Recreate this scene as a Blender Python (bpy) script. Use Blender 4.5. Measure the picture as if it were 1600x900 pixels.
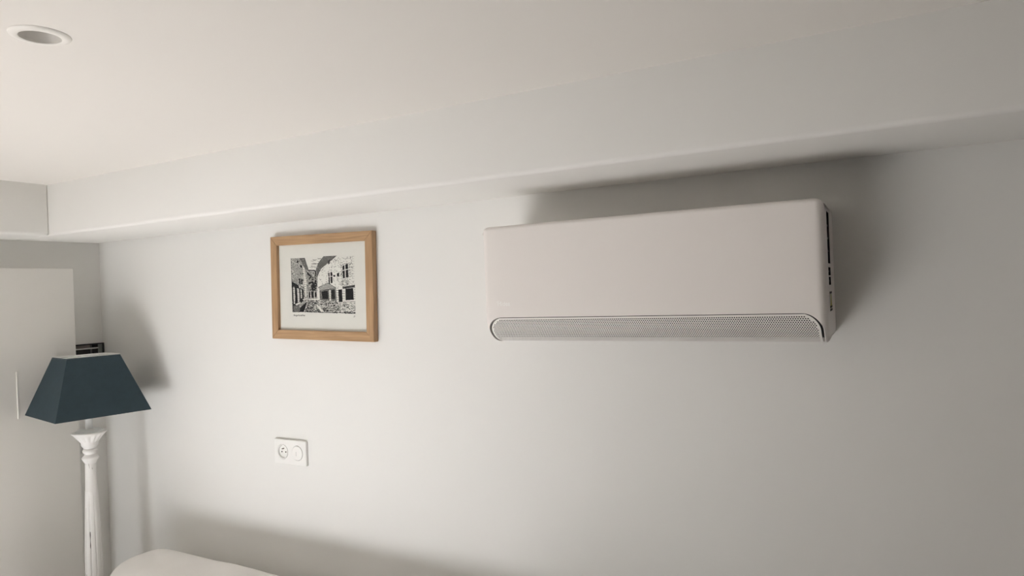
import bpy, bmesh, math, random
import numpy as np
from mathutils import Vector, Matrix, noise as mnoise

scene = bpy.context.scene
for o in list(bpy.data.objects):
    bpy.data.objects.remove(o, do_unlink=True)
COL = scene.collection
R = math.radians

# ------------------------------------------------------------------ camera
CZ = 1.70                      # eye height
CY = -1.70                     # distance from the wall that carries the air conditioner
yaw, roll = R(29.0), R(2.2)
fw = Vector((-math.sin(yaw), math.cos(yaw), 0))
r0 = Vector((math.cos(yaw), math.sin(yaw), 0))
u0 = Vector((0, 0, 1))
cx_ = r0 * math.cos(roll) - u0 * math.sin(roll)
cy_ = r0 * math.sin(roll) + u0 * math.cos(roll)
cam = bpy.data.cameras.new('camera')
cam.sensor_width = 36.0
cam.lens = 1067.0 / 1600.0 * 36.0
cam.clip_start = 0.02
cam_o = bpy.data.objects.new('camera', cam)
COL.objects.link(cam_o)
M = Matrix((cx_, cy_, -fw)).transposed().to_4x4()
M.translation = Vector((0, CY, CZ))
cam_o.matrix_world = M
scene.camera = cam_o

# ------------------------------------------------------------------ world, daylight, exposure
w = bpy.data.worlds.new('world')
scene.world = w
w.use_nodes = True
w.node_tree.nodes['Background'].inputs['Color'].default_value = (0.80, 0.88, 1.0, 1)
w.node_tree.nodes['Background'].inputs['Strength'].default_value = 0.2

YF = -4.20                     # wall behind the camera, with the window
XL, XR = -2.95, 3.60
ZC = CZ + 0.446                # ceiling
ZS = CZ + 0.2575                # underside of the boxed beam
WX0, WX1, WZ0, WZ1 = -2.60, -0.95, 0.55, 1.95   # window opening

# low sunlight through the window falls on the floor in front of the sofa, below the frame, and lights the room from there
sun = bpy.data.lights.new('sun', 'SUN')
sun.energy = 148.0; sun.angle = R(0.53); sun.color = (0.925, 0.95, 1.0)
sun_o = bpy.data.objects.new('sun', sun); COL.objects.link(sun_o)
sun_o.rotation_euler = Vector((0.0, 1.0, -0.635)).to_track_quat('-Z', 'Y').to_euler()

scene.view_settings.view_transform = 'Standard'
scene.view_settings.look = 'None'
scene.view_settings.gamma = 1.0
scene.view_settings.use_curve_mapping = False
scene.view_settings.exposure = -0.03
scene.cycles.use_denoising = True
scene.cycles.max_bounces = 10
scene.cycles.diffuse_bounces = 7

# ------------------------------------------------------------------ materials
MATS = {}
def mat(name, color, rough=0.6, bump=0.0, bscale=200.0, var=0.0, vscale=3.0, metallic=0.0, spec=0.5, coat=0.0):
    if name in MATS: return MATS[name]
    m = bpy.data.materials.new(name); m.use_nodes = True
    nt = m.node_tree; b = nt.nodes['Principled BSDF']
    b.inputs['Base Color'].default_value = (*color, 1)
    b.inputs['Roughness'].default_value = rough
    b.inputs['Metallic'].default_value = metallic
    b.inputs['Specular IOR Level'].default_value = spec
    b.inputs['Coat Weight'].default_value = coat
    tc = nt.nodes.new('ShaderNodeTexCoord')
    if var > 0:
        n = nt.nodes.new('ShaderNodeTexNoise'); n.inputs['Scale'].default_value = vscale; n.inputs['Detail'].default_value = 4
        nt.links.new(tc.outputs['Object'], n.inputs['Vector'])
        r = nt.nodes.new('ShaderNodeValToRGB')
        r.color_ramp.elements[0].position = 0.3; r.color_ramp.elements[1].position = 0.7
        r.color_ramp.elements[0].color = (*[c * (1 - var) for c in color], 1)
        r.color_ramp.elements[1].color = (*[min(1, c * (1 + var)) for c in color], 1)
        nt.links.new(n.outputs['Fac'], r.inputs['Fac']); nt.links.new(r.outputs['Color'], b.inputs['Base Color'])
    if bump > 0:
        n = nt.nodes.new('ShaderNodeTexNoise'); n.inputs['Scale'].default_value = bscale; n.inputs['Detail'].default_value = 3
        nt.links.new(tc.outputs['Object'], n.inputs['Vector'])
        bp = nt.nodes.new('ShaderNodeBump'); bp.inputs['Strength'].default_value = bump; bp.inputs['Distance'].default_value = 0.002
        nt.links.new(n.outputs['Fac'], bp.inputs['Height']); nt.links.new(bp.outputs['Normal'], b.inputs['Normal'])
    MATS[name] = m
    return m

def wood(name, axis, c0, c1):
    m = bpy.data.materials.new(name); m.use_nodes = True
    nt = m.node_tree; b = nt.nodes['Principled BSDF']
    tc = nt.nodes.new('ShaderNodeTexCoord'); mp = nt.nodes.new('ShaderNodeMapping')
    sc = [60, 60, 60]; sc[axis] = 4
    mp.inputs['Scale'].default_value = sc
    n = nt.nodes.new('ShaderNodeTexNoise'); n.inputs['Scale'].default_value = 2.0; n.inputs['Detail'].default_value = 6; n.inputs['Distortion'].default_value = 0.6
    r = nt.nodes.new('ShaderNodeValToRGB')
    r.color_ramp.elements[0].position = 0.3; r.color_ramp.elements[1].position = 0.72
    r.color_ramp.elements[0].color = (*c0, 1); r.color_ramp.elements[1].color = (*c1, 1)
    nt.links.new(tc.outputs['Object'], mp.inputs['Vector']); nt.links.new(mp.outputs['Vector'], n.inputs['Vector'])
    nt.links.new(n.outputs['Fac'], r.inputs['Fac']); nt.links.new(r.outputs['Color'], b.inputs['Base Color'])
    b.inputs['Roughness'].default_value = 0.5
    return m

LOWBOUNCE = mat('low_bounce_wall_taupe', (0.09, 0.085, 0.08), 0.8, bump=0.06, bscale=90, var=0.02, vscale=1.2, spec=0.25)  # invented dark tone for the unseen walls, cuts the light they bounce back
PAINT = mat("wall_paint", (0.79, 0.783, 0.758), 0.75, bump=0.06, bscale=90, var=0.012, vscale=1.2, spec=0.25)
CEILP = mat('ceiling_paint', (0.775, 0.75, 0.715), 0.85, bump=0.03, bscale=60, var=0.01, vscale=0.8, spec=0.2)
DOORP = mat('door_paint', (0.80, 0.785, 0.75), 0.5, var=0.012, vscale=2.0, spec=0.3)
FLOORM = mat('floor_tile', (0.20, 0.182, 0.162), 0.6, var=0.06, vscale=2.5)
FRAMEW = mat('window_white', (0.82, 0.82, 0.80), 0.4)
ACW = mat('ac_white_plastic', (0.83, 0.79, 0.76), 0.42, spec=0.35)
ACG = mat('ac_grille_plastic', (0.80, 0.785, 0.75), 0.45, spec=0.35)
DARK = mat('dark_interior', (0.02, 0.02, 0.02), 0.7)
DGREY = mat('dark_grey_plastic', (0.10, 0.10, 0.10), 0.6)
LOGOM = mat('logo_white', (0.95, 0.94, 0.92), 0.35)
PLATE = mat('socket_white', (0.83, 0.825, 0.80), 0.35)
SHADEM = mat('shade_blue_fabric', (0.040, 0.062, 0.076), 0.8, bump=0.25, bscale=900, var=0.05, vscale=40, spec=0.2)
LINING = mat('shade_lining', (0.80, 0.80, 0.78), 0.7)
TUBE = mat('lamp_tube', (0.72, 0.73, 0.72), 0.3)
SOFAM = mat('sofa_fabric', (0.82, 0.80, 0.775), 0.85, bump=0.35, bscale=350, var=0.02, vscale=9, spec=0.15)
LEGM = mat('sofa_leg_wood', (0.12, 0.07, 0.04), 0.5)
PAPER = mat('paper', (0.70, 0.695, 0.645), 0.85, var=0.01, vscale=30, spec=0.1)
INK = mat('ink', (0.02, 0.02, 0.022), 0.8)
WOODX = wood('frame_wood_x', 0, (0.35, 0.208, 0.105), (0.50, 0.318, 0.170))
WOODZ = wood('frame_wood_z', 2, (0.35, 0.208, 0.105), (0.50, 0.318, 0.170))
BLACK = mat('black_lacquer', (0.012, 0.013, 0.015), 0.3)
BLACKG = mat('black_glass', (0.010, 0.013, 0.018), 0.06, spec=0.6)
DLW = mat('downlight_white', (0.82, 0.80, 0.76), 0.5)
DLCUP = mat('downlight_reflector', (0.72, 0.70, 0.67), 0.45)

# ------------------------------------------------------------------ helpers
def link(name, me, m, parent=None, smooth=False, loc=None):
    o = bpy.data.objects.new(name, me); COL.objects.link(o)
    if m is not None:
        for mm in (m if isinstance(m, (list, tuple)) else [m]): me.materials.append(mm)
    if parent is not None: o.parent = parent
    if loc is not None: o.location = loc
    if smooth:
        me.polygons.foreach_set('use_smooth', [True] * len(me.polygons))
    return o

def pyd(name, verts, faces, m, parent=None, smooth=False, loc=None, fix=True):
    me = bpy.data.meshes.new(name)
    me.from_pydata([tuple(v) for v in verts], [], faces); me.update()
    if fix:
        bm = bmesh.new(); bm.from_mesh(me)
        bmesh.ops.recalc_face_normals(bm, faces=bm.faces[:])
        bm.to_mesh(me); bm.free()
    return link(name, me, m, parent, smooth, loc)

def bmobj(name, bm, m, parent=None, smooth=False, loc=None):
    me = bpy.data.meshes.new(name); bm.to_mesh(me); bm.free()
    return link(name, me, m, parent, smooth, loc)

def angle_smooth(o, deg=35):
    me = o.data
    me.polygons.foreach_set('use_smooth', [True] * len(me.polygons))
    bm = bmesh.new(); bm.from_mesh(me)
    for e in bm.edges:
        if len(e.link_faces) == 2 and e.calc_face_angle(0) > R(deg): e.smooth = False
    bm.to_mesh(me); bm.free()

def box_bm(x0, x1, y0, y1, z0, z1, bevel=0.0, seg=2):
    bm = bmesh.new(); bmesh.ops.create_cube(bm, size=1)
    for v in bm.verts:
        v.co = Vector(((x0 + x1) / 2 + v.co.x * (x1 - x0), (y0 + y1) / 2 + v.co.y * (y1 - y0), (z0 + z1) / 2 + v.co.z * (z1 - z0)))
    if bevel > 0:
        bmesh.ops.bevel(bm, geom=bm.edges[:], offset=bevel, segments=seg, affect='EDGES', profile=0.5)
    return bm

def box(name, b, m, parent=None, bevel=0.0, seg=2):
    o = bmobj(name, box_bm(*b, bevel, seg), m, parent)
    if bevel > 0: angle_smooth(o, 40)
    return o

def struct(o):
    o['kind'] = 'structure'; return o

def tag(o, label, cat, group=None):
    o['label'] = label; o['category'] = cat
    if group: o['group'] = group
    return o

def empty(name, loc, rot=(0, 0, 0)):
    o = bpy.data.objects.new(name, None); COL.objects.link(o)
    o.location = loc; o.rotation_euler = rot; o.empty_display_size = 0.05
    return o

def lathe(name, prof, m, parent=None, n=40, mod=None, loc=None, caps=True):
    verts, faces = [], []
    for (r, z) in prof:
        for k in range(n):
            a = 2 * math.pi * k / n
            rr = r if mod is None else mod(r, z, a)
            verts.append((rr * math.cos(a), rr * math.sin(a), z))
    for i in range(len(prof) - 1):
        for k in range(n):
            k2 = (k + 1) % n
            faces.append((i * n + k, i * n + k2, (i + 1) * n + k2, (i + 1) * n + k))
    if caps:
        faces.append(tuple(range(n))); faces.append(tuple((len(prof) - 1) * n + k for k in range(n)))
    o = pyd(name, verts, faces, m, parent, loc=loc)
    angle_smooth(o, 50)
    return o

def text_mesh(name, body, size, m, parent, matrix, extrude=0.0, shear=0.0, space=1.0):
    cu = bpy.data.curves.new('tmp_text', 'FONT'); cu.body = body; cu.size = size; cu.extrude = extrude; cu.shear = shear; cu.space_character = space
    t = bpy.data.objects.new('tmp_text', cu); COL.objects.link(t)
    bpy.context.view_layer.update()
    dg = bpy.context.evaluated_depsgraph_get()
    me = bpy.data.meshes.new_from_object(t.evaluated_get(dg))
    bpy.data.objects.remove(t, do_unlink=True); bpy.data.curves.remove(cu)
    me.materials.clear(); me.transform(matrix); me.name = name
    return link(name, me, m, parent)

def plate_with_holes(outer, holes, y, mapf):
    """planar sheet (2-D outline with hole outlines) -> verts, faces, mapped to 3-D by mapf"""
    bm = bmesh.new()
    edges = []
    for loop in [outer] + holes:
        vs = [bm.verts.new(mapf(p)) for p in loop]
        for i in range(len(vs)): edges.append(bm.edges.new((vs[i], vs[(i + 1) % len(vs)])))
    bmesh.ops.triangle_fill(bm, edges=edges, use_beauty=True, use_dissolve=False)
    bmesh.ops.recalc_face_normals(bm, faces=bm.faces[:])
    return bm

def circle(cx, cy, r, n=40):
    return [(cx + r * math.cos(2 * math.pi * k / n), cy + r * math.sin(2 * math.pi * k / n)) for k in range(n)]

# ------------------------------------------------------------------ room shell
T = 0.15
struct(box('floor', (XL - T, XR + T, YF - T, T, -0.1, 0.0), FLOORM))
struct(box('wall_back', (XL - T, XR + T, 0.0, T, 0.0, ZC + 0.15), PAINT))
struct(box('wall_left', (XL - T, XL, YF, 0.0, 0.0, ZC + 0.15), PAINT))
struct(box('wall_right', (XR, XR + T, YF, 0.0, 0.0, ZC + 0.15), LOWBOUNCE))
# wall behind the camera with the window opening
bm = bmesh.new()
for b in [(XL - T, WX0, YF - T, YF, 0, ZC + 0.15), (WX1, XR + T, YF - T, YF, 0, ZC + 0.15), (WX0, WX1, YF - T, YF, WZ1, ZC + 0.15), (WX0, WX1, YF - T, YF, 0, WZ0)]:
    t_ = box_bm(*b); me = bpy.data.meshes.new('t'); t_.to_mesh(me); t_.free(); bm.from_mesh(me); bpy.data.meshes.remove(me)
struct(bmobj('wall_front', bm, LOWBOUNCE))
wf = struct(empty('window_1', ((WX0 + WX1) / 2, YF, WZ0)))
hw = (WX1 - WX0) / 2
for s in (-1, 1):
    box('window_frame', (s * hw - 0.03, s * hw + 0.03, -0.06, 0.012, 0.0, WZ1 - WZ0), FRAMEW, wf, 0.004)
for z_ in (0.0, WZ1 - WZ0):
    box('window_frame', (-hw, hw, -0.06, 0.012, z_ - 0.03, z_ + 0.03), FRAMEW, wf, 0.004)
# ceiling with the round cut-out for the downlight
DLX, DLY, DLR = -1.211, -1.085, 0.050
bm = plate_with_holes([(XL - T, YF - T), (XR + T, YF - T), (XR + T, T), (XL - T, T)], [circle(DLX, DLY, 0.034, 48)], 0, lambda p: (p[0], p[1], ZC))
for f in bm.faces:
    if f.normal.z > 0: f.normal_flip()
struct(bmobj('ceiling', bm, CEILP))
# boxed beams along the ceiling
struct(box('trim_1', (XL, XR, -0.318, 0.0, ZS, ZC + 0.02), PAINT, None, 0.012, 4))
struct(box('trim_2', (XL, -2.71, YF, -0.315, ZS, ZC + 0.02), PAINT, None, 0.012, 4))
# flush white door panel on the left wall
door = struct(box('door_1', (XL, -2.875, -1.02, -0.150, 0.0, CZ + 0.146), DOORP, None, 0.003, 2))
box('door_pull', (-2.876, -2.871, -0.369, -0.364, CZ - 0.420, CZ - 0.242), DOORP, door, 0.001, 1)

# ------------------------------------------------------------------ air conditioner
AX0, AX1 = -0.908, -0.111
W_ = AX1 - AX0; H2 = W_ / 2; ACX = (AX0 + AX1) / 2
DEP = 0.215
ZT, ZG, ZB = 0.1565, -0.0733, -0.141          # relative to eye height
ac = tag(empty('air_conditioner', (ACX, 0.0, CZ + ZB)), 'white wall-mounted split air conditioner with perforated lower grille', 'air conditioner')
HT = ZT - ZB; HG = ZG - ZB
rt = 0.010
prof = []                                   # (y, z, normal_y, normal_z, offset weight)
prof.append((0.0, HT, 0, 1)); prof.append((-0.05, HT, 0, 1)); prof.append((-DEP + rt, HT, 0, 1))
for k in range(1, 7):
    a = math.pi / 2 * k / 6
    prof.append((-DEP + rt - rt * math.sin(a), HT - rt + rt * math.cos(a), -math.sin(a), math.cos(a)))
for k in range(1, 9):
    prof.append((-DEP, HT - rt + (HG - HT + rt) * k / 8, -1, 0))
N_front = len(prof) - 1                     # index of the panel's lower edge
GA, GB = 0.075, HG                          # quarter ellipse of the grille
def gpt(t):
    y = -DEP + GA * (1 - math.cos(t)); z = HG - GB * math.sin(t)
    n = Vector((-math.cos(t) * GB, -math.sin(t) * GA)).normalized()
    return y, z, n.x, n.y
# arc-length table of the grille curve
TT = np.linspace(0, math.pi / 2, 400)
ys = -DEP + GA * (1 - np.cos(TT)); zs = HG - GB * np.sin(TT)
SS = np.concatenate([[0], np.cumsum(np.hypot(np.diff(ys), np.diff(zs)))]); SLEN = float(SS[-1])
def t_of_s(s): return float(np.interp(s, SS, TT))
RF = 0.018                                  # rounded vertical ends
def endoff(x):
    d = RF - (H2 - abs(x))
    return 0.0 if d <= 0 else RF - math.sqrt(max(0.0, RF * RF - min(d, RF) ** 2))
def at(p, x, extra=0.0):
    e = endoff(x) + extra
    y = p[0] - p[2] * e; z = p[1] - p[3] * e
    return (x, min(0.0, y), z)
xe = [-H2 + RF * (1 - math.cos(math.pi / 2 * k / 6)) for k in range(7)]
xs_full = xe + list(np.linspace(-H2 + RF, H2 - RF, 24))[1:-1] + [-v for v in reversed(xe)]
def sheet(pts, xs):
    V, F = [], []
    for p in pts:
        for x in xs: V.append(at(p, x))
    n = len(xs)
    for i in range(len(pts) - 1):
        for j in range(n - 1): F.append((i * n + j, i * n + j + 1, (i + 1) * n + j + 1, (i + 1) * n + j))
    return V, F
V, F = sheet(prof[2:N_front + 1], xs_full)
panel = pyd('front_panel', V, F, ACW, ac, smooth=True)
# casing: top, cheeks either side of the grille, underside, back
MRG, CRX, CRS = 0.009, 0.040, 0.042
def xout(s):
    """half width of the grille opening at arc length s"""
    if s >= CRS: return H2 - MRG
    q = 1 - s / CRS
    return H2 - MRG - CRX * (1 - math.sqrt(max(0.0, 1 - q ** 2.0)) ) if s > 0 else H2 - MRG - CRX
CV, CF = [], []
def addgrid(rows):
    b0 = len(CV); n = len(rows[0])
    for r in rows: CV.extend(r)
    for i in range(len(rows) - 1):
        for j in range(n - 1): CF.append((b0 + i * n + j, b0 + i * n + j + 1, b0 + (i + 1) * n + j + 1, b0 + (i + 1) * n + j))
addgrid([[at(p, x) for x in xs_full] for p in prof[:3]])
s_samp = [SLEN * (k / 40.0) ** 1.6 for k in range(41)]
DEEP = 0.016
REC = 0.004                                 # the grille sits this far behind the cheeks
for sg in (-1, 1):
    rows = []
    for s in s_samp:
        p = gpt(t_of_s(s)); xo = xout(s)
        xs = [xo]
        for k in range(1, 9):
            u = k / 8.0; u = 1 - (1 - u) ** 1.7
            xs.append(xo + (H2 - xo) * u)
        row = [at(p, sg * xo, DEEP), at(p, sg * xo, 0.0012)]
        xs[0] += 0.0008
        row += [at(p, sg * x) for x in xs]
        rows.append(row)
    addgrid(rows)
# thin ledge along the panel's lower edge, going inwards
p = gpt(0.0)
xi = list(np.linspace(-xout(0), xout(0), 20))
addgrid([[at(p, x) for x in xi], [at(p, x, DEEP) for x in xi]])
pe = gpt(math.pi / 2)
pq = (pe[0] + 0.0015, pe[1], pe[2], pe[3])
addgrid([[at(pq, x, DEEP) for x in xs_full], [at(pq, x, REC + 0.0006) for x in xs_full], [(x, -0.012, REC + endoff(x)) for x in xs_full], [(x, 0.0, 0.012 + endoff(x)) for x in xs_full]])
casing = pyd('casing', CV, CF, ACW, ac)
angle_smooth(casing, 45)
# end faces; the right one has the openings
full = prof[:N_front + 1] + [gpt(t_of_s(SLEN * k / 24)) for k in range(1, 25)]
outline = [(at(q, H2)[1], at(q, H2)[2]) for q in full] + [(-0.012, RF), (0.0, 0.012 + RF)]
def rect(y0, y1, z0, z1): return [(y0, z0), (y1, z0), (y1, z1), (y0, z1)]
off = -ZB
slots = [rect(-0.156, -0.092, 0.026 + off, 0.1345 + off), rect(-0.156, -0.092, 0.001 + off, 0.018 + off), rect(-0.150, -0.096, -0.019 + off, -0.002 + off)]
for sg in (-1, 1):
    bm = plate_with_holes(outline, slots if sg > 0 else [], 0, lambda q: (sg * H2, q[0], q[1]))
    sp = bmobj('side_panel', bm, ACW, ac)
    if sg > 0:
        for (q0, q1, q2, q3) in slots:
            y0, z0 = q0; y1, z1 = q2
            pyd('side_vent', [(H2 - 0.012, y0 - .004, z0 - .004), (H2 - 0.012, y1 + .004, z0 - .004), (H2 - 0.012, y1 + .004, z1 + .004), (H2 - 0.012, y0 - .004, z1 + .004),
                              (H2 - 0.0005, y0, z0), (H2 - 0.0005, y1, z0), (H2 - 0.0005, y1, z1), (H2 - 0.0005, y0, z1)],
                [(0, 1, 2, 3), (0, 1, 5, 4), (1, 2, 6, 5), (2, 3, 7, 6), (3, 0, 4, 7)], mat('vent_interior', (.045, .045, .043), .7), sp)
            nb = max(1, int((z1 - z0) / 0.034))
            for k in range(1, nb + 1):
                zz = z0 + (z1 - z0) * k / (nb + 1)
                box('vent_bar', (H2 - 0.009, H2 - 0.003, y0, y1, zz - 0.0016, zz + 0.0016), DGREY, sp)
        # energy sticker: dark bands over a yellow-green wedge
        st = bmobj('sticker', box_bm(H2 + 0.0001, H2 + 0.0006, -0.150, -0.098, -0.0735 + off, -0.032 + off), mat('sticker_paper', (0.42, 0.41, 0.34), 0.5), sp)
        yel = mat('sticker_yellow', (0.42, 0.36, 0.04), 0.5)
        pyd('sticker_wedge', [(H2 + 0.0009, -0.145, -0.063 + off), (H2 + 0.0009, -0.104, -0.063 + off), (H2 + 0.0009, -0.120, -0.038 + off), (H2 + 0.0009, -0.130, -0.038 + off)], [(0, 1, 2, 3)], yel, st)
        for z0, z1 in ((-0.037, -0.033), (-0.0665, -0.0625), (-0.073, -0.069)):
            box('sticker_band', (H2 + 0.0006, H2 + 0.0011, -0.150, -0.098, z0 + off, z1 + off), DARK, st)
# perforated grille: every hole is an opening in the curved sheet
P_, RH = 0.0047, 0.0041
GV, GF = [], []
def gv(x, s):
    s = min(max(s, 0.0), SLEN); p = gpt(t_of_s(s))
    GV.append((x, p[0] - p[2] * REC, p[1] - p[3] * REC)); return len(GV) - 1
nrow = int(SLEN / RH)
s00 = 0.0018
HR = 0.00160
for i in range(nrow):
    s0, s1 = s00 + i * RH, min(SLEN, s00 + (i + 1) * RH); sc_ = (s0 + s1) / 2
    lim0, lim1 = xout(s0) - 0.0052, xout(s1) - 0.0052
    ncol = int(2 * H2 / P_) + 2
    xoff = -ncol * P_ / 2 + (P_ / 2 if i % 2 else 0)
    for j in range(ncol + 1):
        a, b = xoff + j * P_, xoff + (j + 1) * P_
        lm = max(lim0, lim1)
        if b <= -lm or a >= lm: continue
        edge = min(lim0, lim1) - 0.0030
        if i > 0 and a > -edge and b < edge:
            c = [gv(a, s0), gv(b, s0), gv(b, s1), gv(a, s1)]
            xc = (a + b) / 2
            h = [gv(xc + HR * math.cos(R(-112.5 + 45 * k)), sc_ + HR * math.sin(R(-112.5 + 45 * k))) for k in range(8)]
            for q in range(4):
                GF.append((c[q], c[(q + 1) % 4], h[(2 * q + 1) % 8], h[(2 * q) % 8]))
                GF.append((c[(q + 1) % 4], h[(2 * q + 2) % 8], h[(2 * q + 1) % 8]))
        else:
            cl = lambda x, l: max(-l, min(l, x))
            c = [gv(cl(a, lim0), s0), gv(cl(b, lim0), s0), gv(cl(b, lim1), s1), gv(cl(a, lim1), s1)]
            GF.append(tuple(c))
grille = pyd('grille', GV, GF, ACG, ac, smooth=True, fix=False)
# dark space behind the perforations
BV, BF = [], []
nb = 16
for k in range(nb + 1):
    s = SLEN * k / nb; p = gpt(t_of_s(s)); l = H2 - 0.012
    for sg in (-1, 1): BV.append((sg * l, p[0] - p[2] * 0.013, p[1] - p[3] * 0.013))
for k in range(nb): BF.append((2 * k, 2 * k + 1, 2 * k + 3, 2 * k + 2))
pyd('grille_backing', BV, BF, DARK, grille)
# maker's lettering on the panel
tm = Matrix.Translation((-0.8675 - ACX + 0.001, -DEP - 0.0002, -0.0435 - ZB)) @ Matrix.Rotation(R(90), 4, 'X')
logo = text_mesh('logo_lettering', 'Midea', 0.0150, LOGOM, panel, tm, extrude=0.0004)
SV = []
for k in range(9):
    a = R(150 - 105 * k / 8)
    for rr in (0.0080, 0.0074):
        SV.append((-0.8675 - ACX + 0.004 + rr * math.cos(a), -DEP - 0.0006, -0.0395 - ZB + rr * math.sin(a)))
pyd('logo_arc', SV, [(2 * k, 2 * k + 1, 2 * k + 3, 2 * k + 2) for k in range(8)], LOGOM, panel)

# ------------------------------------------------------------------ framed engraving
FW, FH, FD, RW = 0.458, 0.354, 0.022, 0.031
pic = tag(empty('framed_picture', (-1.662, 0.0, CZ + 0.0275), (0, R(1.3), 0)), 'light oak framed black and white engraving of an old village street', 'picture')
def rail(p0, p1, q1, q0, m):
    # mitred rail: outer edge p0-p1, inner edge q0-q1, as (x, z); slightly rounded front
    V = []
    for y in (-0.001, -FD):
        for (x, z) in (p0, p1, q1, q0): V.append((x, y, z))
    bm = bmesh.new(); vs = [bm.verts.new(v) for v in V]
    for f in [(0, 1, 2, 3), (7, 6, 5, 4), (0, 4, 5, 1), (1, 5, 6, 2), (2, 6, 7, 3), (3, 7, 4, 0)]: bm.faces.new([vs[i] for i in f])
    bmesh.ops.recalc_face_normals(bm, faces=bm.faces[:])
    bmesh.ops.bevel(bm, geom=bm.edges[:], offset=0.0012, segments=2, affect='EDGES')
    o = bmobj('frame_rail', bm, m, pic); angle_smooth(o, 40); return o
a, b, c, d = FW / 2, FH / 2, FW / 2 - RW, FH / 2 - RW
rail((-a, b), (a, b), (c, d), (-c, d), WOODX)
rail((-a, -b), (a, -b), (c, -d), (-c, -d), WOODX)
rail((-a, -b), (-a, b), (-c, d), (-c, -d), WOODZ)
rail((a, -b), (a, b), (c, d), (c, -d), WOODZ)
paper = box('paper', (-c - 0.006, c + 0.006, -0.011, -0.006, -d - 0.006, d + 0.006), PAPER, pic)

# --- the print: ink densities worked out stroke by stroke on a fine grid
PW, PH = 300, 275
rng = np.random.default_rng(7)
img = np.ones((PH, PW))
gx, gy = np.meshgrid((np.arange(PW) + 0.5) / PW * 775 + 90, (np.arange(PH) + 0.5) / PH * 710 + 95)
def inside(poly):
    m = np.zeros_like(img, bool); n = len(poly)
    for i in range(n):
        (x0, y0), (x1, y1) = poly[i], poly[(i + 1) % n]
        if y0 == y1: continue
        cond = ((y0 <= gy) & (gy < y1)) | ((y1 <= gy) & (gy < y0))
        m ^= cond & (gx < (x1 - x0) * (gy - y0) / (y1 - y0) + x0)
    return m
def sm_noise(scale):
    n = rng.random((int(710 / scale) + 2, int(775 / scale) + 2))
    u = (gx - 90) / scale; v = (gy - 95) / scale
    i, j = v.astype(int), u.astype(int); fi, fj = v - i, u - j
    return (n[i, j] * (1 - fi) * (1 - fj) + n[i + 1, j] * fi * (1 - fj) + n[i, j + 1] * (1 - fi) * fj + n[i + 1, j + 1] * fi * fj)
N1, N2, N3 = sm_noise(7), sm_noise(16), sm_noise(45)
def fill(poly, v): img[inside(poly)] = v
def hatch(poly, ang, sp, dark, cover=0.5, jit=6.0):
    m = inside(poly); ca, sa = math.cos(R(ang)), math.sin(R(ang))
    ph = (gx * sa - gy * ca + (N2 - .5) * jit) / sp
    k = m & ((ph % 1.0) < cover) & (N1 > 0.22)
    img[k] = np.minimum(img[k], dark)
def blots(poly, thr, dark, n=None):
    k = inside(poly) & ((N1 if n is None else n) > thr); img[k] = np.minimum(img[k], dark)
def line(pts, wdt=4.0, v=0.05):
    for (x0, y0), (x1, y1) in zip(pts, pts[1:]):
        L2 = (x1 - x0) ** 2 + (y1 - y0) ** 2 + 1e-6
        t = np.clip(((gx - x0) * (x1 - x0) + (gy - y0) * (y1 - y0)) / L2, 0, 1)
        dd = np.hypot(gx - x0 - t * (x1 - x0), gy - y0 - t * (y1 - y0))
        img[dd < wdt / 2 * (0.7 + 0.6 * N1)] = v
def scribble(poly, n, ln, ang=None, wdt=3.2, v=0.1):
    xs_, ys_ = [p[0] for p in poly], [p[1] for p in poly]; done = 0; tries = 0
    msk = inside(poly)
    while done < n and tries < n * 8:
        tries += 1
        x, y = rng.uniform(min(xs_), max(xs_)), rng.uniform(min(ys_), max(ys_))
        jj, ii = int((x - 90) / 775 * PW), int((y - 95) / 710 * PH)
        if not (0 <= jj < PW and 0 <= ii < PH) or not msk[ii, jj]: continue
        a_ = rng.uniform(0, math.pi) if ang is None else R(ang + rng.normal(0, 18)); l_ = ln * rng.uniform(.5, 1.3)
        dx, dy = math.cos(a_) * l_ / 2, math.sin(a_) * l_ / 2
        r0_, r1_ = max(0, ii - 14), min(PH, ii + 15); c0_, c1_ = max(0, jj - 14), min(PW, jj + 15)
        X, Y = gx[r0_:r1_, c0_:c1_], gy[r0_:r1_, c0_:c1_]
        t = np.clip(((X - x + dx) * 2 * dx + (Y - y + dy) * 2 * dy) / (l_ * l_), 0, 1)
        k = np.hypot(X - (x - dx + 2 * dx * t), Y - (y - dy + 2 * dy * t)) < wdt / 2
        img[r0_:r1_, c0_:c1_][k] = v; done += 1
# sky
scribble([(330, 110), (470, 110), (420, 235), (340, 240)], 16, 40, 5, 3)
line([(350, 185), (390, 190), (425, 186)], 5, 0.2); line([(345, 210), (400, 218)], 4, 0.3); line([(370, 140), (430, 128), (460, 120)], 3, .35)
# left facade
LF = [(90, 105), (262, 105), (285, 250), (292, 420), (296, 640), (240, 790), (100, 790)]
hatch(LF, 78, 9, 0.22, 0.45); hatch(LF, 20, 14, 0.3, 0.28); blots(LF, 0.80, 0.1)
fill([(240, 215), (262, 225), (280, 400), (282, 600), (262, 600)], 0.93); hatch([(240, 215), (262, 225), (280, 400), (282, 600), (262, 600)], 10, 26, 0.3, 0.14)
EV = [(195, 105), (268, 105), (312, 250), (282, 262)]
fill(EV, 0.55); hatch(EV, 65, 11, 0.06, 0.6, 8)
for q in [[(205, 190), (232, 200), (232, 232), (210, 222)], [(185, 360), (205, 365), (208, 440), (190, 430)], [(215, 370), (232, 374), (234, 440), (218, 436)], [(168, 138), (186, 142), (186, 165), (168, 160)]]: fill(q, 0.1)
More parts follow.
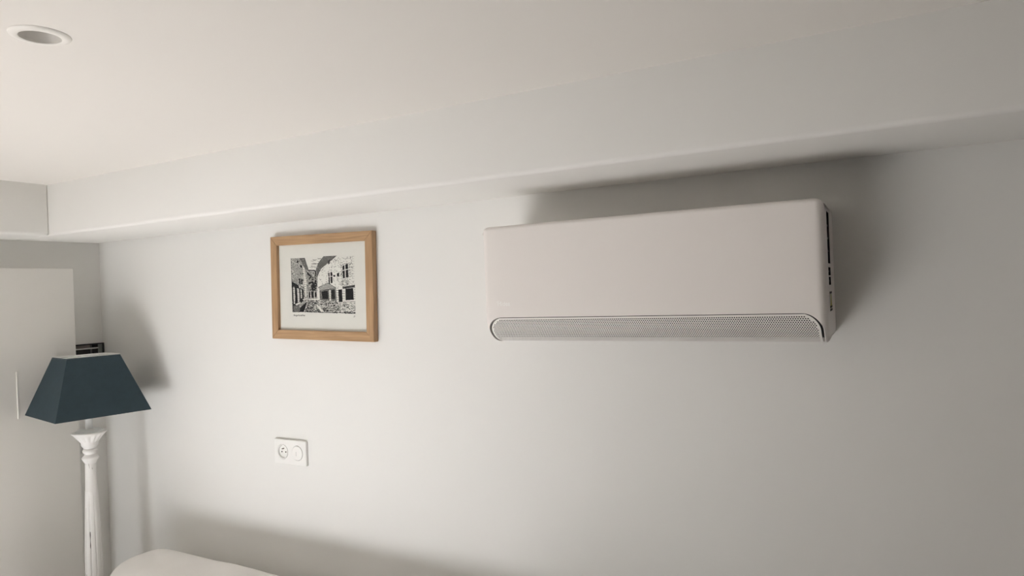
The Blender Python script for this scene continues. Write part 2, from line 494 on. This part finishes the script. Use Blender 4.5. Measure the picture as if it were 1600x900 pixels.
# left shopfront
fill([(95, 400), (182, 450), (184, 486), (95, 462)], 0.08)
fill([(98, 462), (240, 500), (246, 640), (190, 690), (105, 785)], 0.13)
for q in [[(110, 468), (132, 474), (136, 600), (130, 690), (116, 690)], [(160, 486), (188, 496), (192, 650), (168, 672)], [(204, 500), (222, 508), (224, 610), (208, 622)]]:
    fill(q, 0.9); hatch(q, 5, 26, 0.2, 0.16)
fill([(135, 690), (200, 660), (200, 682), (150, 706)], 0.92); fill([(228, 628), (290, 612), (292, 628), (240, 640)], 0.85)
fill([(190, 740), (285, 655), (262, 740), (240, 788), (190, 788)], 0.1); hatch([(190, 740), (285, 655), (262, 740), (240, 788), (190, 788)], 45, 16, 0.75, 0.2)
fill([(110, 710), (185, 700), (190, 780), (110, 785)], 0.5); hatch([(110, 710), (185, 700), (190, 780), (110, 785)], 70, 10, 0.1, 0.5)
# houses at the end of the street
CE = [(284, 262), (392, 262), (412, 340), (420, 620), (296, 625)]
fill(CE, 0.8); hatch(CE, 85, 9, 0.2, 0.4); hatch(CE, 10, 13, 0.2, 0.3)
fill([(282, 280), (300, 288), (352, 340), (340, 350), (300, 320)], 0.08)
fill([(296, 255), (395, 262), (392, 274), (298, 266)], 0.1)
fill([(352, 272), (384, 276), (382, 345), (356, 335)], 0.75)
for q in [[(364, 285), (374, 285), (374, 318), (364, 318)], [(388, 270), (402, 270), (404, 340), (390, 340)]]: fill(q, 0.05)
FO = [(318, 350), (405, 350), (412, 520), (300, 520)]
blots(FO, 0.52, 0.06, N2); blots(FO, 0.72, 0.92, N1)
for q in [[(306, 540), (326, 540), (326, 605), (306, 605)], [(340, 530), (368, 530), (368, 610), (340, 610)], [(382, 540), (404, 540), (404, 600), (382, 600)]]: fill(q, 0.1)
for x in (300, 332, 374, 410): fill([(x, 522), (x + 7, 522), (x + 7, 620), (x, 620)], 0.9)
# right facade
RFc = [(650, 95), (865, 95), (865, 800), (860, 470), (640, 500), (560, 430), (430, 470), (415, 450), (412, 340), (450, 270), (570, 165)]
fill([(640, 95), (865, 95), (865, 620), (430, 620), (412, 350), (450, 270), (570, 165)], 1.0)
scribble([(470, 250), (640, 110), (840, 110), (850, 470), (640, 480), (560, 425), (430, 455), (420, 370)], 190, 17, None, 3.0, 0.2)
scribble([(600, 150), (840, 110), (850, 470), (680, 470)], 60, 24, 0, 3.0, 0.35)
for k in range(12): line([(820 + (k % 2) * 14, 110 + k * 30), (858, 112 + k * 30)], 2.5, 0.45)
RE = [(500, 95), (655, 95), (600, 140), (470, 240), (440, 290), (418, 350), (400, 345), (398, 270), (430, 180)]
fill(RE, 0.62); hatch(RE, 128, 11, 0.08, 0.55, 9); hatch(RE, 40, 19, 0.1, 0.25, 9)
line([(655, 96), (600, 142), (470, 242), (440, 292), (418, 352), (416, 470)], 5, 0.05)
fill([(556, 150), (572, 140), (572, 190), (556, 200)], 0.1)
for q in [[(552, 305), (568, 300), (572, 440), (556, 440)], [(576, 298), (600, 292), (602, 428), (580, 434)], [(655, 312), (682, 304), (682, 350), (656, 352)], [(722, 225), (746, 215), (750, 374), (726, 374)], [(756, 210), (786, 196), (790, 360), (760, 366)], [(612, 335), (634, 330), (634, 352), (614, 354)]]: fill(q, 0.07)
line([(552, 352), (602, 345)], 7, .95); line([(722, 280), (790, 264)], 8, .95)
for q in [(575, 300, 440), (752, 210, 372)]: fill([(q[0] - 4, q[1]), (q[0] + 3, q[1]), (q[0] + 5, q[2]), (q[0] - 2, q[2])], 0.97)
hatch([(700, 205), (722, 196), (724, 380), (704, 384)], 0, 24, .2, .2); hatch([(794, 190), (816, 186), (818, 372), (796, 374)], 0, 24, .2, .2)
scribble([(715, 392), (790, 388), (790, 460), (700, 474)], 40, 18, 20, 3, 0.3)
# awning and shops
AW = [(428, 478), (545, 428), (640, 488), (560, 505), (440, 524)]
fill(AW, 0.8); hatch(AW, 60, 10, 0.25, 0.45); line([(428, 480), (545, 428), (642, 490)], 5, .1); line([(440, 524), (560, 506), (642, 492)], 7, .08)
SH = [(432, 524), (642, 500), (648, 655), (440, 640)]
fill(SH, 0.55); hatch(SH, 88, 9, 0.15, 0.5)
for q in [[(470, 530), (545, 522), (548, 628), (472, 625)], [(584, 512), (626, 506), (630, 625), (586, 628)]]:
    fill(q, 0.16); hatch(q, 0, 20, 0.75, 0.16); hatch(q, 90, 20, 0.75, 0.14)
fill([(558, 512), (578, 512), (580, 655), (560, 655)], 0.95); hatch([(558, 512), (578, 512), (580, 655), (560, 655)], 0, 24, .25, .15)
fill([(424, 480), (440, 500), (446, 630), (430, 632)], 0.92)
fill([(640, 490), (668, 488), (668, 640), (646, 640)], 0.97); hatch([(640, 490), (668, 488), (668, 640), (646, 640)], 4, 28, .2, .15)
fill([(668, 512), (712, 508), (716, 690), (672, 680)], 0.13); hatch([(668, 512), (712, 508), (716, 690), (672, 680)], 88, 12, .6, .2)
fill([(712, 500), (742, 498), (744, 690), (718, 690)], 0.97); hatch([(712, 500), (742, 498), (744, 690), (718, 690)], 4, 30, .2, .14)
fill([(718, 478), (862, 456), (862, 486), (720, 504)], 0.3); hatch([(718, 478), (862, 456), (862, 486), (720, 504)], 170, 10, .08, .5)
Wn = [(750, 502), (842, 494), (846, 636), (752, 642)]
fill(Wn, 0.14); hatch(Wn, 0, 22, 0.8, 0.16, 2); hatch(Wn, 90, 22, 0.8, 0.16, 2)
fill([(742, 646), (862, 640), (862, 660), (744, 664)], 0.95); line([(742, 664), (862, 660)], 5, .1)
fill([(846, 490), (864, 488), (864, 640), (848, 640)], .95); hatch([(846, 490), (864, 488), (864, 640), (848, 640)], 0, 26, .2, .16)
# cobbles
GR = [(296, 632), (430, 640), (650, 660), (865, 672), (865, 800), (250, 790)]
fill(GR, 0.95)
scribble(GR, 620, 17, 12, 3.2, 0.12); scribble([(430, 645), (650, 660), (690, 760), (480, 790)], 260, 16, -20, 3.2, 0.1); scribble([(250, 790), (300, 640), (420, 640), (400, 720), (470, 790)], 300, 16, 15, 3.2, 0.1)
fill([(398, 702), (420, 700), (490, 782), (455, 786)], 0.95)
line([(100, 788), (300, 786), (480, 795), (650, 792), (862, 804)], 7, 0.1); line([(92, 105), (100, 788)], 5, .12)
scribble([(600, 780), (860, 785), (862, 803), (600, 800)], 40, 22, 5, 4, .1)
img += (sm_noise(5) - 0.5) * 0.12
img = np.clip(img, 0, 1)
iw, ih = 2 * c, 2 * d
px0, px1 = -c + iw * 0.142, -c + iw * 0.868
pz1, pz0 = d - ih * 0.148, d - ih * 0.802
ux = np.linspace(px0, px1, PW + 1); uz = np.linspace(pz1, pz0, PH + 1)
VX, VZ = np.meshgrid(ux, uz)
vv = np.stack([VX.ravel(), np.full(VX.size, -0.01125), VZ.ravel()], 1)
ii, jj = np.meshgrid(np.arange(PH), np.arange(PW), indexing='ij')
b0 = (ii * (PW + 1) + jj).ravel()
ff = np.stack([b0, b0 + PW + 1, b0 + PW + 2, b0 + 1], 1)
me = bpy.data.meshes.new('print')
me.vertices.add(len(vv)); me.vertices.foreach_set('co', vv.ravel())
me.loops.add(ff.size); me.loops.foreach_set('vertex_index', ff.ravel())
me.polygons.add(len(ff)); me.polygons.foreach_set('loop_start', np.arange(0, ff.size, 4))
me.update(calc_edges=True)
ca = me.color_attributes.new('ink', 'FLOAT_COLOR', 'CORNER')
inkc = np.array([0.008, 0.008, 0.009]); papc = np.array([0.69, 0.685, 0.635])
img = np.clip((img - 0.18) / 0.80, 0, 1)
fc = inkc + (papc - inkc) * (img.ravel()[:, None] ** 1.15)
cc = np.ones((len(ff), 4, 4)); cc[:, :, :3] = fc[:, None, :]
ca.data.foreach_set('color', cc.ravel())
PR = bpy.data.materials.new('engraving_print'); PR.use_nodes = True
at_ = PR.node_tree.nodes.new('ShaderNodeVertexColor'); at_.layer_name = 'ink'
PR.node_tree.links.new(at_.outputs['Color'], PR.node_tree.nodes['Principled BSDF'].inputs['Base Color'])
PR.node_tree.nodes['Principled BSDF'].inputs['Roughness'].default_value = 0.85
PR.node_tree.nodes['Principled BSDF'].inputs['Specular IOR Level'].default_value = 0.1
link('print', me, PR, paper)
text_mesh('caption', 'Pérouges - Rue des Princes', 0.0088, INK, paper, Matrix.Translation((px0 + 0.006, -0.0113, pz0 - 0.010)) @ Matrix.Rotation(R(90), 4, 'X'), shear=0.3, space=0.62)
text_mesh('caption', 'gr.', 0.0080, INK, paper, Matrix.Translation((px1 - 0.009, -0.0113, pz0 - 0.010)) @ Matrix.Rotation(R(90), 4, 'X'), shear=0.3)
GL = bpy.data.materials.new('picture_glass'); GL.use_nodes = True
nt = GL.node_tree; nt.nodes.clear()
out = nt.nodes.new('ShaderNodeOutputMaterial'); mx = nt.nodes.new('ShaderNodeMixShader')
tr = nt.nodes.new('ShaderNodeBsdfTransparent'); gl = nt.nodes.new('ShaderNodeBsdfGlossy'); gl.inputs['Roughness'].default_value = 0.03
lw = nt.nodes.new('ShaderNodeLayerWeight'); pw = nt.nodes.new('ShaderNodeMath'); pw.operation = 'POWER'; pw.inputs[1].default_value = 5.0
fr = nt.nodes.new('ShaderNodeMath'); fr.operation = 'MULTIPLY_ADD'; fr.inputs[1].default_value = 0.95; fr.inputs[2].default_value = 0.03
nt.links.new(lw.outputs['Facing'], pw.inputs[0]); nt.links.new(pw.outputs[0], fr.inputs[0])
nt.links.new(fr.outputs[0], mx.inputs[0]); nt.links.new(tr.outputs[0], mx.inputs[1]); nt.links.new(gl.outputs[0], mx.inputs[2]); nt.links.new(mx.outputs[0], out.inputs[0])
pyd('glass', [(-c - .004, -0.0145, -d - .004), (c + .004, -0.0145, -d - .004), (c + .004, -0.0145, d + .004), (-c - .004, -0.0145, d + .004)], [(0, 1, 2, 3)], GL, pic, fix=False)

# ------------------------------------------------------------------ double socket plate
sk = tag(empty('wall_socket', (-1.843, 0.0, CZ - 0.541)), 'white double wall plate with round power socket and round switch', 'socket')
PWd, PHt, PTh = 0.0765, 0.0430, 0.010
def rrect(hx, hz, r, n=5):
    o = []
    for (sx, sz, a0) in ((1, 1, 0), (-1, 1, 90), (-1, -1, 180), (1, -1, 270)):
        for k in range(n + 1):
            a_ = R(a0 + 90 * k / n); o.append((sx * (hx - r) + r * math.cos(a_), sz * (hz - r) + r * math.sin(a_)))
    return o
c1, c2, cr = -0.0355, 0.0355, 0.0262
bm = plate_with_holes(rrect(PWd - .0012, PHt - .0012, 0.003), [circle(c1, 0, cr), circle(c2, 0, cr)], 0, lambda q: (q[0], -PTh, q[1]))
o1 = rrect(PWd - .0012, PHt - .0012, 0.003); o2 = rrect(PWd, PHt, 0.004)
def ring(bm, A, ya, B, yb):
    va = [bm.verts.new((p[0], ya, p[1])) for p in A]; vb = [bm.verts.new((p[0], yb, p[1])) for p in B]
    for i in range(len(A)):
        j = (i + 1) % len(A); bm.faces.new((va[i], va[j], vb[j], vb[i]))
ring(bm, o1, -PTh, o2, -PTh + .0012); ring(bm, o2, -PTh + .0012, o2, -0.0003)
for cc_ in (c1, c2): ring(bm, circle(cc_, 0, cr), -PTh, circle(cc_, 0, cr - .0006), -PTh + .006)
bmesh.ops.remove_doubles(bm, verts=bm.verts[:], dist=1e-6); bmesh.ops.recalc_face_normals(bm, faces=bm.faces[:])
plate = bmobj('plate', bm, PLATE, sk)
for f in plate.data.polygons: pass
# socket well with two contact holes and an earth pin
bm = bmesh.new()
ring(bm, circle(0, 0, .0250), -PTh - .0006, circle(0, 0, .0222), -PTh - .0006); ring(bm, circle(0, 0, .0250), -PTh - .0006, circle(0, 0, .0250), -PTh + .006)
ring(bm, circle(0, 0, .0222), -PTh - .0006, circle(0, 0, .0205), -PTh + .0055)
f_ = plate_with_holes(circle(0, 0, .0205), [circle(-.0095, -.002, .0027, 12), circle(.0095, -.002, .0027, 12)], 0, lambda q: (q[0], -PTh + .0055, q[1]))
me = bpy.data.meshes.new('t'); f_.to_mesh(me); f_.free(); bm.from_mesh(me); bpy.data.meshes.remove(me)
bmesh.ops.remove_doubles(bm, verts=bm.verts[:], dist=1e-6); bmesh.ops.recalc_face_normals(bm, faces=bm.faces[:])
well = bmobj('socket_well', bm, PLATE, sk, loc=(c1, 0, 0)); angle_smooth(well, 30)
for x in (-.0095, .0095):
    bm = bmesh.new(); ring(bm, circle(x, -.002, .0027, 12), -PTh + .0055, circle(x, -.002, .0027, 12), -PTh + .008)
    bm.faces.new([bm.verts.new((q[0], -PTh + .008, q[1])) for q in circle(x, -.002, .0027, 12)])
    bmobj('contact_hole', bm, DARK, well)
bm = bmesh.new(); ring(bm, circle(0, .010, .0024, 12), -PTh + .0055, circle(0, .010, .0024, 12), -PTh - .002)
bm.faces.new([bm.verts.new((q[0], -PTh - .002, q[1])) for q in circle(0, .010, .0024, 12)])
bmobj('earth_pin', bm, mat('pin_metal', (.35, .33, .30), .35, metallic=1.0), well)
bm = bmesh.new()
ring(bm, circle(0, 0, .0250), -PTh - .0010, circle(0, 0, .0250), -PTh + .006); ring(bm, circle(0, 0, .0250), -PTh - .0010, circle(0, 0, .0236), -PTh - .0020)
bm.faces.new([bm.verts.new((q[0], -PTh - .0020, q[1])) for q in circle(0, 0, .0236)])
bmesh.ops.remove_doubles(bm, verts=bm.verts[:], dist=1e-6); bmesh.ops.recalc_face_normals(bm, faces=bm.faces[:])
sw = bmobj('switch_disc', bm, PLATE, sk, loc=(c2, 0, 0)); angle_smooth(sw, 30)
box('switch_mark', (-.0040, -.0028, -PTh - .0023, -PTh - .0015, -.010, .005), mat('mark_grey', (.36, .35, .33), .6), sw)

# ------------------------------------------------------------------ standing lamp
LX, LY = -2.66, -0.230
lamp = tag(empty('floor_lamp', (LX, LY, 0), (0, 0, -0.187)), 'white turned wooden column lamp with dark blue square tapered shade', 'lamp')
def Zr(ypx): return CZ - (ypx - 475.6) / 408.0
lb, wb, lt, wt = 0.1586, 0.1670, 0.0887, 0.0780
zb, zt = CZ - 0.407, CZ - 0.194
def quad4(hx, hy, z, ins=0.0): return [(-hx + ins, -hy + ins, z), (hx - ins, -hy + ins, z), (hx - ins, hy - ins, z), (-hx + ins, hy - ins, z)]
V = quad4(wb, lb, zb) + quad4(wt, lt, zt)
V += quad4(wb, lb, zb, .0015) + quad4(wt, lt, zt, .0015)
F = [(i, (i + 1) % 4, 4 + (i + 1) % 4, 4 + i) for i in range(4)] + [(8 + i, 8 + (i + 1) % 4, 12 + (i + 1) % 4, 12 + i) for i in range(4)] + [(i, (i + 1) % 4, 8 + (i + 1) % 4, 8 + i) for i in range(4)] + [(4 + i, 4 + (i + 1) % 4, 12 + (i + 1) % 4, 12 + i) for i in range(4)]
shade = pyd('lamp_shade', V, F, SHADEM, lamp)
V = quad4(wb, lb, zb + .001, .0025) + quad4(wt, lt, zt + .0006, .0017)
pyd('shade_lining', V, [(i, (i + 1) % 4, 4 + (i + 1) % 4, 4 + i) for i in range(4)], LINING, shade)
V = quad4(wt, lt, zt + .0014, -.0004) + quad4(wt, lt, zt + .0014, .006) + quad4(wt, lt, zt - .003, -.0004 + -.0012) + quad4(wt, lt, zt - .003, .006)
pyd('shade_rim', V, [(i, (i + 1) % 4, 4 + (i + 1) % 4, 4 + i) for i in range(4)] + [(4 + i, 4 + (i + 1) % 4, 12 + (i + 1) % 4, 12 + i) for i in range(4)] + [(8 + i, 8 + (i + 1) % 4, 12 + (i + 1) % 4, 12 + i) for i in range(4)], LINING, shade)
pyd('lit_lining_plate', quad4(wt, lt, zt - .004, .003) + quad4(wt, lt, zt - .007, .003), [(0, 1, 2, 3), (4, 5, 6, 7)] + [(i, (i + 1) % 4, 4 + (i + 1) % 4, 4 + i) for i in range(4)], LINING, shade)  # added white plate, stands in for the lit lining inside the shade
for ang in (0, math.pi / 2):
    bm = box_bm(-0.0016, 0.0016, -(lt if ang == 0 else wt) + .006, (lt if ang == 0 else wt) - .006, zt - .022, zt - .019)
    bmesh.ops.rotate(bm, verts=bm.verts[:], cent=(0, 0, 0), matrix=Matrix.Rotation(ang, 3, 'Z'))
    bmobj('shade_carrier', bm, mat('carrier_metal', (.6, .6, .58), .35, metallic=1.0), shade)
# distressed white paint
LW = bpy.data.materials.new('lamp_distressed_white'); LW.use_nodes = True
nt = LW.node_tree; bs = nt.nodes['Principled BSDF']; bs.inputs['Roughness'].default_value = 0.55
tc = nt.nodes.new('ShaderNodeTexCoord'); mp = nt.nodes.new('ShaderNodeMapping'); mp.inputs['Scale'].default_value = (60, 60, 9)
nz = nt.nodes.new('ShaderNodeTexNoise'); nz.inputs['Scale'].default_value = 2.2; nz.inputs['Detail'].default_value = 5
rp = nt.nodes.new('ShaderNodeValToRGB'); rp.color_ramp.elements[0].position = 0.70; rp.color_ramp.elements[1].position = 0.74
rp.color_ramp.elements[0].color = (0.82, 0.81, 0.79, 1); rp.color_ramp.elements[1].color = (0.42, 0.40, 0.37, 1)
nt.links.new(tc.outputs['Object'], mp.inputs[0]); nt.links.new(mp.outputs[0], nz.inputs['Vector']); nt.links.new(nz.outputs['Fac'], rp.inputs[0]); nt.links.new(rp.outputs['Color'], bs.inputs['Base Color'])
tubep = [(0.0127, Zr(668)), (0.0127, zb + 0.06), (0.018, zb + 0.062), (0.018, zb + 0.11), (0.010, zb + 0.112)]
lathe('candle_tube', tubep, TUBE, lamp, 24)
lathe('bulb', [(0.010, zb + 0.112), (0.013, zb + 0.125), (0.018, zb + 0.145), (0.016, zb + 0.165), (0.006, zb + 0.176)], LINING, lamp, 20)
lathe('drip_plate', [(0.012, Zr(667.0)), (0.036, Zr(667.5)), (0.046, Zr(669.5)), (0.046, Zr(671.5)), (0.03, Zr(672))], TUBE, lamp, 32)
def leafmod(r, z, a):
    t = (z - Zr(688)) / (Zr(673.5) - Zr(688))
    if 0 < t < 1.0: return r * (1 + 0.055 * math.sin(math.pi * min(1, t * 1.02)) * math.cos(14 * a))
    return r
cap = [(0.030, Zr(671.0)), (0.0585, Zr(671.2)), (0.0590, Zr(672.6))]
for k in range(1, 9):
    t = k / 8; cap.append((0.057 + (0.0285 - 0.057) * (t ** 0.8), Zr(673.2 + 14.3 * t)))
cap += [(0.0285, Zr(690.5)), (0.0275, Zr(692)), (0.0225, Zr(695)), (0.0195, Zr(697))]
lathe('capital', cap, LW, lamp, 112, leafmod)
beads = [(0.0195, Zr(697)), (0.0235, Zr(698.5)), (0.0252, Zr(700.5)), (0.0235, Zr(702.8)), (0.0182, Zr(705.5)), (0.0205, Zr(707.6)), (0.0262, Zr(709.2)), (0.0282, Zr(711.5)), (0.0270, Zr(713.4)), (0.0215, Zr(717)), (0.0180, Zr(720))]
lathe('neck_ring', beads, LW, lamp, 40)
def flute(r, z, a):
    return r * (1 - 0.075 * max(0.0, math.cos(9 * a)) ** 6) if z < Zr(763.5) and z > Zr(894) else r
col = [(0.0180, Zr(720)), (0.0182, Zr(728)), (0.0190, Zr(742)), (0.0200, Zr(761)), (0.0211, Zr(761.8)), (0.0211, Zr(763)), (0.0214, Zr(766)), (0.0235, Zr(790)), (0.0258, Zr(815)), (0.0275, Zr(840)), (0.0292, Zr(868)), (0.0296, Zr(884)), (0.0288, Zr(892)), (0.0250, Zr(896.5))]
lathe('column', col, LW, lamp, 108, flute)
low = [(0.0250, Zr(896.5)), (0.0312, Zr(898.5)), (0.0330, Zr(903)), (0.0300, Zr(908)), (0.022, Zr(912)), (0.022, Zr(918)), (0.034, Zr(926)), (0.044, Zr(944)), (0.046, Zr(965)), (0.034, Zr(995)), (0.024, Zr(1020)), (0.022, 0.30), (0.030, 0.285), (0.034, 0.27), (0.030, 0.255), (0.024, 0.245), (0.026, 0.20), (0.036, 0.14), (0.042, 0.10), (0.050, 0.085), (0.052, 0.070)]
lathe('lower_column', low, LW, lamp, 40)
lathe('base', [(0.052, 0.072), (0.075, 0.066), (0.095, 0.050), (0.108, 0.040), (0.118, 0.034), (0.120, 0.018), (0.120, 0.0)], LW, lamp, 48)
# worn slit in the paint of the column, a shallow dark sliver following the surface
a0 = R(-49) + 0.187
SV, SF = [], []
for k in range(13):
    t = k / 12; y_ = 822 + 25 * t; z_ = Zr(y_)
    rr = float(np.interp(y_, [815, 840, 868], [0.0258, 0.0275, 0.0292])) + 0.0006
    wv = 0.0019 * math.sin(math.pi * min(1, t * 0.9 + .08)) ** .5 * (0.75 + 0.4 * math.sin(7 * t + 1))
    for sg in (-1, 1): SV.append((rr * math.cos(a0 + sg * wv / rr), rr * math.sin(a0 + sg * wv / rr), z_))
pyd('worn_mark', SV, [(2 * k, 2 * k + 1, 2 * k + 3, 2 * k + 2) for k in range(12)], mat('bare_wood', (.07, .06, .05), .8), lamp)

for (da, y0_, y1_, w0) in ((0.03, 846, 888, 0.0005), (-0.62, 786, 884, 0.0004)):
    SV = []
    for k in range(9):
        y_ = y0_ + (y1_ - y0_) * k / 8
        rr = float(np.interp(y_, [766, 790, 815, 840, 868, 884, 892], [0.0214, 0.0235, 0.0258, 0.0275, 0.0292, 0.0296, 0.0288])) + 0.0005
        for sg in (-1, 1): SV.append((rr * math.cos(a0 + da + sg * w0 / rr), rr * math.sin(a0 + da + sg * w0 / rr), Zr(y_)))
    pyd('worn_mark', SV, [(2 * k, 2 * k + 1, 2 * k + 3, 2 * k + 2) for k in range(8)], mat('worn_line', (.30, .28, .25), .8), lamp)

# ------------------------------------------------------------------ sofa
def rounded(name, x0, x1, y0, y1, z0, z1, r, m, parent, n=22, amp=0.0, fr=6.0, seed=0.0):
    half = Vector(((x1 - x0) / 2, (y1 - y0) / 2, (z1 - z0) / 2)); cen = Vector(((x0 + x1) / 2, (y0 + y1) / 2, (z0 + z1) / 2))
    r = min(r, min(half) * 0.999)
    bm = bmesh.new(); bmesh.ops.create_cube(bm, size=2)
    bmesh.ops.subdivide_edges(bm, edges=bm.edges[:], cuts=n, use_grid_fill=True)
    for v in bm.verts:
        q = Vector([0, 0, 0]); pp = Vector([0, 0, 0])
        for i in range(3):
            h = half[i]; t = v.co[i]
            f1 = (h - r) / h                    # spend half of the vertices on the rounded part
            tt = abs(t); loc = (tt / 0.5) * f1 if tt < 0.5 else f1 + math.sin((tt - 0.5) / 0.5 * math.pi / 2) * (1 - f1)
            pp[i] = math.copysign(loc * h, t); q[i] = max(-(h - r), min(h - r, pp[i]))
        dv = pp - q
        if dv.length > 1e-9: pp = q + dv.normalized() * r
        v.co = cen + pp
        if amp > 0:
            nn = mnoise.noise(Vector((v.co.x * fr, v.co.y * fr, v.co.z * fr + seed))) + 0.5 * mnoise.noise(Vector((v.co.x * fr * 3, v.co.y * fr * 2, v.co.z * fr * 3 + seed)))
            v.co += (dv.normalized() if dv.length > 1e-9 else Vector((0, 0, 0))) * nn * amp
    bmesh.ops.recalc_face_normals(bm, faces=bm.faces[:])
    return bmobj(name, bm, m, parent, smooth=True)
SX0, SX1 = -2.500, -0.80
sofa = tag(empty('sofa', ((SX0 + SX1) / 2, -0.50, 0)), 'off-white fabric sofa with rounded back against the wall', 'sofa')
def S_(o):
    o.matrix_parent_inverse = Matrix.Translation(sofa.location).inverted(); return o
S_(rounded('backrest', SX0, SX1, -0.335, -0.045, 0.12, CZ - 0.912, 0.115, SOFAM, sofa, 26, 0.004, 5.0))
S_(rounded('base', SX0 + .03, SX1 - .03, -0.95, -0.26, 0.10, 0.30, 0.03, SOFAM, sofa, 10))
mid = (SX0 + SX1) / 2
for (x0, x1) in ((SX0 + .20, mid - .004), (mid + .004, SX1 - .20)):
    S_(rounded('seat_cushion', x0, x1, -0.94, -0.335, 0.30, 0.44, 0.05, SOFAM, sofa, 14, 0.003, 5, x0))
for (x0, x1) in ((SX0 + .005, SX0 + .195), (SX1 - .195, SX1 - .005)):
    S_(rounded('armrest', x0, x1, -0.95, -0.25, 0.12, 0.58, 0.085, SOFAM, sofa, 14, 0.003, 5, x0))
for x in (SX0 + .12, SX1 - .12):
    for y in (-0.86, -0.14):
        S_(lathe('leg', [(0.016, 0.0), (0.018, 0.003), (0.026, 0.13)], LEGM, sofa, 16, loc=(x, y, 0)))

# ------------------------------------------------------------------ recessed downlight
dl = tag(empty('ceiling_downlight', (DLX, DLY, ZC)), 'white round recessed downlight set in the ceiling, switched off', 'ceiling light')
lathe('trim_ring', [(0.0302, 0.004), (0.0302, -0.0035), (0.0315, -0.0045), (0.038, -0.0042), (0.0435, -0.0022), (0.0445, -0.0004), (0.0445, 0.0)], DLW, dl, 56, caps=False)
lathe('reflector', [(0.0304, -0.001), (0.0292, 0.008), (0.0270, 0.016), (0.0250, 0.020)], DLCUP, dl, 48, caps=False)
lathe('lens', [(0.0255, 0.0198), (0.015, 0.0190), (0.001, 0.0186)], mat('lens_grey', (.62, .60, .57), .3), dl, 40)

# ------------------------------------------------------------------ small dark glass panel in the corner
gp = tag(empty('dark_glass_frame', (XL, -0.075, CZ - 0.165)), 'small black framed dark glass on the wall behind the lampshade', 'picture')
GY0, GY1, GZ = -0.070, 0.072, -0.26
for b in ((0.001, 0.016, GY1 - .005, GY1, GZ, 0), (0.001, 0.016, GY0, GY0 + .005, GZ, 0), (0.001, 0.016, GY0, GY1, -.005, 0), (0.001, 0.016, GY0, GY1, GZ, GZ + .005)):
    box('frame_bar', b, BLACK, gp, 0.0008, 1)
for (y0, y1, z0, z1) in ((GY0 + .005, .018, -.018, -.005), (.024, .050, -.018, -.005), (GY0 + .005, .018, GZ + .005, -.022), (.024, .050, GZ + .005, -.022)):
    box('pane', (0.002, 0.006, y0, y1, z0, z1), BLACKG if not (y0 < 0 and z1 > -.01) else mat('pane_reflection', (.20, .165, .15), .3), gp)  # upper left pane has the window's reflection put into its colour
box('reflected_bar', (0.001, 0.010, .018, .024, GZ, -.004), DGREY, gp)  # division of the window reflected in the glass, made as a bar
box('reflected_bar', (0.001, 0.012, GY0 + .004, .050, -.0225, -.0175), mat('bar_reflection', (.55, .55, .53), .35), gp)  # pale line of the same reflection, painted as a bar
box('side_strip', (0.002, 0.009, .050, GY1 - .004, GZ + .004, -.004), mat('strip_grey', (.17, .18, .17), .5), gp)
